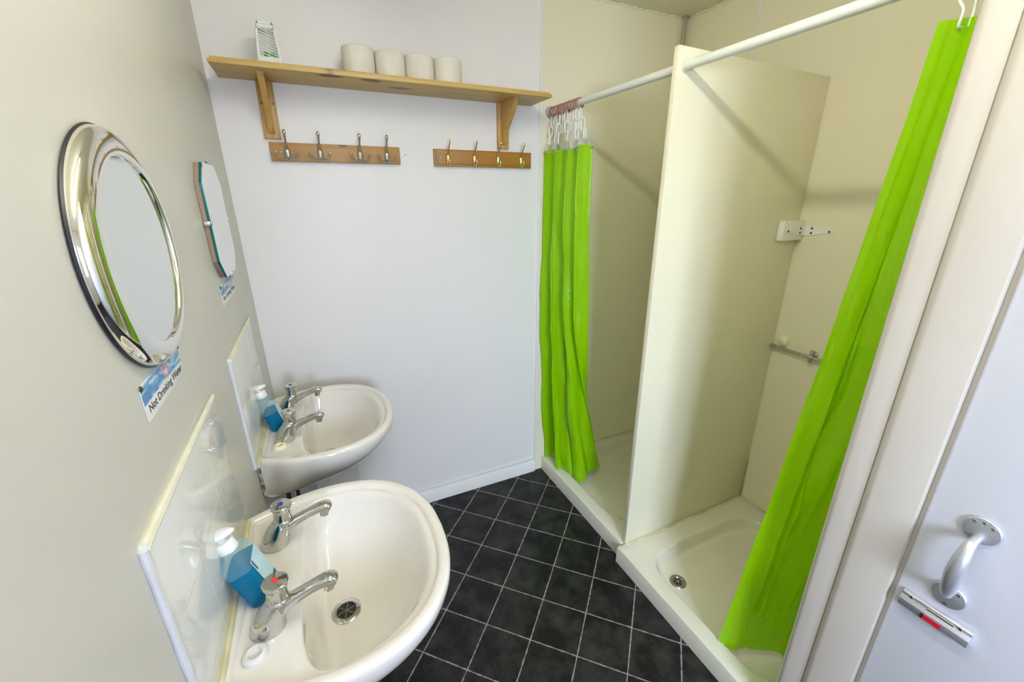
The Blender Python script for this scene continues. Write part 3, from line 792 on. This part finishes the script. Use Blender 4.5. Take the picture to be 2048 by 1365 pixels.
# ------------------------------------------------------------------ mirrors
MC = Vector((0, -1.122, 1.523))
root = thing('round_mirror', 'round mirror with a wide polished chrome frame on the left wall', 'mirror', (0,-1.112,1.35))
b = B(); lathe(b, [(.160,.0),(.1675,.001),(.1695,.003),(.1680,.0055),(.160,.006)], MC, (1,0,0), 96, False, ux=(0,1,0)); o = obj('dark_rim', b, M['black'], root); o['label'] = 'thin dark rim at the wall'  # thin black ring at the wall, just outside the chrome frame
b = B(); prof = []
for k in range(17):
    a = PI*k/16*.80; prof.append((.1345+.0330*math.cos(a)**.9 if a < PI/2 else .1345+.007*math.cos(a), .005+.0195*math.sin(a)))
lathe(b, prof, MC, (1,0,0), 128, False, ux=(0,1,0)); obj('frame', b, M['chrome_ring'], root)
b = B(); lathe(b, [(0,.0190),(.1325,.0190)], MC, (1,0,0), 96, False, ux=(0,1,0)); obj('glass', b, M['glass_mirror'], root)

root = thing('octagonal_mirror', 'eight-sided mirror with a dark teal glass edge on the left wall near the corner', 'mirror', (0,-.45,1.38))
yl, yr, z0, z1, c = -.583, -.310, 1.387, 1.684, .055
cz = .05
def octo(d=0): return [(yl+d, z0+cz+d*.4), (yl+c+d*.4, z0+d), (yr-c-d*.4, z0+d), (yr-d, z0+cz+d*.4), (yr-d, z1-cz-d*.4), (yr-c-d*.4, z1-d), (yl+c+d*.4, z1-d), (yl+d, z1-cz-d*.4)]
b = B(); prism(b, octo(.001), 0, .001, .0105); o = obj('backboard', b, M['backboard'], root); o['label'] = 'brown hardboard back'
b = B()
A = [b.verts.new((.0105, *p)) for p in octo()]; A2 = [b.verts.new((.0168, *p)) for p in octo()]; Bv = [b.verts.new((.0175, *p)) for p in octo(.006)]
for k in range(8):
    j = (k+1) % 8; b.faces.new((A[k], A[j], A2[j], A2[k])).material_index = 1
    b.faces.new((A2[k], A2[j], Bv[j], Bv[k]))
b.faces.new(Bv); b.faces.new(A[::-1]).material_index = 1
obj('glass', b, [M['glass_mirror'], M['teal_edge']], root, sharp=1)
def clip(y, z, s):
    b = B(); box(b, (.001, y-.004, z-.006), (.016, y+.004, z+.006), .001)
    box(b, (.0165, min(y, y+s*.014), z-.006), (.0185, max(y, y+s*.014), z+.006), .0008); obj('clip', b, M['dull_chrome'], root)
clip(yl-.003, 1.535, 1); clip(yr+.003, 1.535, -1)
b = B(); tube(b, smooth_path([(.012, -.46, z1-.002), (.014, -.452, z1+.006), (.014, -.440, z1+.006), (.012, -.432, z1-.002)], 5), .0013, 8); obj('hanging_wire', b, M['dull_chrome'], root)
b = B(); box(b, (.001, -.450, z0-.012), (.0185, -.436, z0+.006), .001); obj('clip', b, M['dull_chrome'], root)

# ------------------------------------------------------------------ signs
def sign_mat():
    m = mat('sign_picture', (.2,.45,.75), .35)
    tc = N(m, 'ShaderNodeTexCoord'); mp = N(m, 'ShaderNodeMapping'); mp.inputs['Scale'].default_value = (1, 14, 60); mp.inputs['Rotation'].default_value = (.12,0,0); L(m, tc.outputs['Object'], mp.inputs[0])
    nz = N(m, 'ShaderNodeTexNoise'); nz.inputs['Scale'].default_value = 1.4; nz.inputs['Detail'].default_value = 3; nz.inputs['Distortion'].default_value = .8; L(m, mp.outputs[0], nz.inputs[0])
    cr = N(m, 'ShaderNodeValToRGB'); e = cr.color_ramp.elements; e[0].position = .40; e[0].color = (.06,.22,.50,1); e[1].position = .62; e[1].color = (.55,.75,.85,1)
    x = cr.color_ramp.elements.new(.5); x.color = (.13,.36,.66,1)
    L(m, nz.outputs[0], cr.inputs[0]); L(m, cr.outputs[0], bsdf(m).inputs['Base Color']); return m
M['signpic'] = sign_mat(); M['ink'] = mat('ink', (.03,.03,.03), .5); M['paperwhite'] = mat('laminate', (.80,.80,.80), .25)
M['pinkink'] = mat('pink_ink', (.62,.25,.28), .4); M['pin'] = mat('pin', (.12,.10,.05), .35, .6)
def text_mesh(body, size):
    cu = bpy.data.curves.new('t', 'FONT'); cu.body = body; cu.size = size; cu.offset = size*.018; cu.align_x = 'LEFT'; cu.extrude = .0001
    o = bpy.data.objects.new('t', cu); C.objects.link(o); dg = bpy.context.evaluated_depsgraph_get(); dg.update()
    me = bpy.data.meshes.new_from_object(o.evaluated_get(dg)); bpy.data.objects.remove(o)
    bm = B(); bm.from_mesh(me); bpy.data.meshes.remove(me); return bm
def sign(y0, y1, zt, zb, label, bottom):
    root = thing('warning_sign', label, 'sign', (0, (y0+y1)/2, bottom))
    b = B(); box(b, (.0003, y0, bottom), (.0013, y1, zt), .0003); obj('card', b, M['paperwhite'], root)
    b = B(); box(b, (.0013, y0+.001, zb), (.0016, y1-.001, zt-.001)); pc = obj('picture', b, M['signpic'], root); pc['label'] = 'blue swirling water picture'
    ym = (y0+y1)/2+.012; zm = (zt+zb)/2; b = B()
    tube(b, [(.0018, ym+.010*math.cos(a*PI/12), zm+.011*math.sin(a*PI/12)) for a in range(24)], .0012, 6, closed=True); s_ = obj('prohibition_ring', b, M['pinkink'], root)
    b = B(); prism(b, [(ym-.004, zm-.007), (ym+.004, zm-.007), (ym+.006, zm+.001), (ym-.006, zm+.001)], 0, .0016, .0019); obj('glass_symbol', b, M['paperwhite'], root)
    b = B(); prism(b, [(ym-.006, zm+.001), (ym+.006, zm+.001), (ym+.003, zm+.007), (ym-.004, zm+.006)], 0, .0016, .00185); obj('hand_symbol', b, M['pinkink'], root)
    t = text_mesh('Not Drinking Water', .0165); xs = [v.co.x for v in t.verts]; w_ = max(xs)-min(xs); k = (y1-y0-.020)/w_
    for v in t.verts:
        x, y, z = v.co; v.co = Vector((.0014+z, y0+.014+(x-min(xs))*k, zb-.0155+y))
    obj('lettering', t, M['ink'], root, recalc=False)
    for yy in (y0+.003, y1-.003):
        b = B(); lathe(b, [(.0042,0),(.004,.002),(.0015,.0035),(0,.0036)], (.0013, yy, zt-.003), (1,0,0), 14, False); obj('drawing_pin', b, M['pin'], root)
sign(-1.233, -1.038, 1.354, 1.325, 'small Not Drinking Water sign pinned below the round mirror', 1.300)
sign(-.576, -.352, 1.370, 1.343, 'small Not Drinking Water sign pinned below the octagonal mirror', 1.316)

# ------------------------------------------------------------------ shelf
root = thing('wall_shelf', 'long knotty pine shelf high on the back wall', 'shelf', (.64,-.1,1.80))
PX = wood('pine_board', (.58,.40,.13), (.37,.22,.05), 0, knots=[(.379-.64,-.178+.1,.185,.045,.022,.03), (.517-.64,-.172+.1,.185,.040,.020,.03), (.629-.64,-.100+.1,.185,.045,.015,.03)])
PZ = wood('pine_bracket', (.54,.33,.09), (.27,.135,.025), 2, 1.6)
b = B(); box(b, (.036,-.200,1.985), (1.236,0,1.996), .0012); box(b, (.042,-.194,1.994), (1.230,0,2.004), .003); obj('board', b, PX, root)
for x in (.170, 1.094):
    b = B(); box(b, (x-.027,-.016,1.800), (x+.027,0,1.985), .0015)
    prof = [(-.016,1.985),(-.150,1.985),(-.150,1.972)]
    for k in range(1, 13):
        t = k/12; prof.append((-.150+.122*t+.010*math.sin(PI*t), 1.972-.150*t-.008*math.sin(2*PI*t)))
    prof += [(-.016,1.815)]
    prism(b, prof, 0, x-.0095, x+.0095)
    br = obj('bracket', b, PZ, root)
    for (dx, z) in ((-.018,1.915),(.018,1.915),(.0,1.812)):
        b = B(); lathe(b, [(.0045,0),(.003,.0015),(0,.0004)], (x+dx,-.016,z), (0,-1,0), 14, False); obj('screw', b, M['steel_screw'], br)

# toilet rolls
def roll_proto():
    root = thing('toilet_roll', '', 'toilet roll', (0,0,0))
    b = B(); lathe(b, [(.021,.0),(.050,.0),(.0545,.002),(.0560,.006),(.0558,.05),(.0562,.094),(.0545,.0985),(.051,.1005),(.021,.1005),(.021,0)], (0,0,0), (0,0,1), 56, False)
    for v in b.verts:
        if v.co.xy.length > .05: v.co.x *= 1+.02*noise.noise(v.co*30); v.co.y *= 1+.02*noise.noise(v.co*30+Vector((5,0,0)))
    obj('paper', b, M['paper'], root, local=True)
    b = B(); lathe(b, [(.0208,.001),(.0208,.0995),(.0195,.0995),(.0195,.001)], (0,0,0), (0,0,1), 32, False); obj('core', b, M['card'], root, local=True)
    return root
rp = roll_proto()
for i, (x, y, s, lb) in enumerate(((.4875,-.108,.985,'leftmost toilet roll on the pine shelf'), (.5980,-.104,.965,'second toilet roll from the left on the pine shelf'), (.7065,-.106,.965,'third toilet roll from the left on the pine shelf'), (.8180,-.102,.98,'rightmost toilet roll on the pine shelf'))):
    o = rp if i == 0 else copy_tree(rp)
    o.location = (x, y, 2.0035); o.scale = (s, s, s*.93); o.rotation_euler.z = i*1.3; o['label'] = lb; o['group'] = 'toilet rolls on the shelf'

# air freshener
root = thing('air_freshener', 'white slotted air freshener standing at the left of the shelf', 'air freshener', (.205,-.11,2.004)); root.scale = (1.06,1,1.06)
def ls(z): return (z-2.004)/.125
b = B(); 
def afp(z, y0, y1, w0, w1): w_ = w0+(w1-w0)*ls(z); return w_
t = B()
lev = [(2.004,.034),(2.010,.035),(2.060,.0315),(2.100,.0280),(2.118,.0260),(2.126,.0225),(2.129,.0165)]
fr, bk = [], []
for z, hw in lev:
    lean = .010*ls(z)
    fr.append((hw, z, -.132+lean)); bk.append((hw, z, -.092))
# body shell (sides, top, back)
cols = []
for (hw, z, yf), (_, _, yb) in zip(fr, bk):
    cols.append([t.verts.new((.205-hw, yf, z)), t.verts.new((.205-hw, yb, z)), t.verts.new((.205+hw, yb, z)), t.verts.new((.205+hw, yf, z))])
for a, c in zip(cols, cols[1:]):
    for k in range(3): t.faces.new((a[k], a[k+1], c[k+1], c[k]))
t.faces.new(cols[0]); t.faces.new(cols[-1])
sh = obj('case', t, mat('pale_plastic', (.80,.80,.74), .4), root, sharp=50)
m_ = sh.modifiers.new('thickness', 'SOLIDIFY'); m_.thickness = .002; m_.offset = -1
# front frame
b = B()
def fpt(u, z, d=0):
    i = 0
    while i < len(lev)-2 and z > lev[i+1][0]: i += 1
    tt = (z-lev[i][0])/(lev[i+1][0]-lev[i][0]); hw = lev[i][1]*(1-tt)+lev[i+1][1]*tt
    return Vector((.205+u*hw, -.1325+.010*ls(z)+d, z))
for u in (-1, 1):
    tube(b, [fpt(u*.86, z) for z in (2.004,2.03,2.06,2.09,2.105)], .0035, 8)
tube(b, [fpt(u, 2.112) for u in (-.86,-.4,0,.4,.86)], .0055, 8); tube(b, [fpt(u, 2.122) for u in (-.7,-.3,0,.3,.7)], .0055, 8)
for zz in (2.010, 2.018, 2.026): tube(b, [fpt(u, zz) for u in (-.86,0,.86)], .0048, 8)
obj('front_frame', b, M['white_plastic'], root)
b = B()
for k in range(11):
    z = 2.024+.0082*k; tube(b, [fpt(-.8, min(z+.010, 2.112)), fpt(.8, max(z-.006, 2.02))], .0014, 6)
tube(b, [fpt(.0, 2.03), fpt(.0, 2.11)], .001, 6)
obj('slats', b, M['white_plastic'], root)
b = B(); box(b, (.190,-.122,2.010), (.222,-.100,2.046), .004); o = obj('gel', b, M['gel'], root); o['label'] = 'green gel seen through the slots'

# ------------------------------------------------------------------ coat racks
def rack(x0, x1, z0, z1, matw, label, routed):
    root = thing('coat_rack', label, 'coat rack', ((x0+x1)/2, 0, z0))
    b = B(); box(b, (x0,-.016,z0), (x1,0,z1), .0015 if not routed else .001)
    if routed: box(b, (x0+.008,-.019,z0+.008), (x1-.008,-.015,z1-.003), .0025)
    obj('board', b, matw, root); return root
def chrome_hook(root, x):
    z = 1.752; b = B()
    lathe(b, [(.0,-.0045),(.010,-.003),(.013,.0),(.012,.0035),(.007,.0065),(0,.0075)], (x,-.018,z), (0,-1,0), 24, False, sx=.85, sy=1.95, ux=(1,0,0))
    tube(b, smooth_path([(x,-.020,z+.012),(x,-.026,z+.030),(x,-.038,z+.050),(x,-.048,z+.066)], 5), [.0052]*6+[.0036]*5+[.0042]*4+[.0048], 10)
    ball(b, (x,-.049,z+.068), .0062, s=(1,1,1.5))
    for s in (-1, 1):
        tube(b, smooth_path([(x,-.020,z-.012),(x+s*.010,-.026,z-.020),(x+s*.022,-.034,z-.019),(x+s*.031,-.040,z-.008),(x+s*.034,-.043,z+.002)], 5), .0037, 10)
        ball(b, (x+s*.034,-.043,z+.004), .0052)
    return obj('hook', b, M['chrome'], root, sharp=60)
def brass_hook(root, x):
    z = 1.752; b = B()
    lathe(b, [(.0,-.0045),(.010,-.003),(.013,.0),(.012,.004),(.007,.0075),(0,.009)], (x,-.020,z-.002), (0,-1,0), 24, False, sx=.82, sy=2.05, ux=(1,0,0))
    tube(b, smooth_path([(x,-.023,z+.014),(x,-.030,z+.032),(x,-.046,z+.050),(x,-.056,z+.064)], 5), .0033, 10)
    ball(b, (x,-.057,z+.066), .0045, s=(1,1,1.4))
    tube(b, smooth_path([(x,-.022,z-.016),(x,-.034,z-.026),(x,-.046,z-.020),(x,-.048,z-.008)], 5), .0032, 10)
    ball(b, (x,-.048,z-.006), .0036)
    return obj('hook', b, M['brass'], root, sharp=60)
r1 = rack(.153, .625, 1.724, 1.789, wood('pine_rack', (.42,.225,.06), (.29,.14,.032), 0, knots=[(.018,-.016,.063,.016,.02,.010)]), 'pine coat rack with four chrome triple hooks', False)
for x in (.209,.322,.468,.572): chrome_hook(r1, x)
r2 = rack(.769, 1.235, 1.721, 1.789, wood('varnished_rack', (.36,.17,.02), (.30,.13,.018), 0, .6), 'varnished coat rack with four brass hooks, under the shelf end', True)
for x in (.829,.950,1.064,1.180): brass_hook(r2, x)
for rt, xx, yy in ((r1,.178,-.016), (r1,.190,-.016), (r2,.794,-.0192), (r2,1.222,-.0192)):
    b = B(); lathe(b, [(.0042,0),(.003,.0012),(0,.0004)], (xx,yy,1.757 if xx != .190 else 1.7565), (0,-1,0), 14, False); obj('screw', b, M['steel_screw'], rt)
b = B(); lathe(b, [(.0022,0),(.0015,.0015),(0,.002)], (.650,0,1.762), (0,-1,0), 10, False); tag(obj('wall_plug', b, M['dark']), 'tiny dark screw hole between the two coat racks', 'wall plug')

# ------------------------------------------------------------------ ceiling light (behind and above the camera)
root = thing('ceiling_light', 'long fluorescent batten light on the ceiling above the basins', 'ceiling light', (.66,-1.6,2.36))
b = B(); box(b, (.63,-2.35,2.405), (.69,-.85,2.44), .004); obj('batten', b, M['white_plastic'], root)
em = mat('tube_glow', (1,1,1), .5); bsdf(em).inputs['Emission Color'].default_value = (1.0,.97,.84,1); bsdf(em).inputs['Emission Strength'].default_value = 86
b = B(); tube(b, [(.66,-2.3,2.388),(.66,-.9,2.388)], .0125, 16); obj('tube', b, em, root)
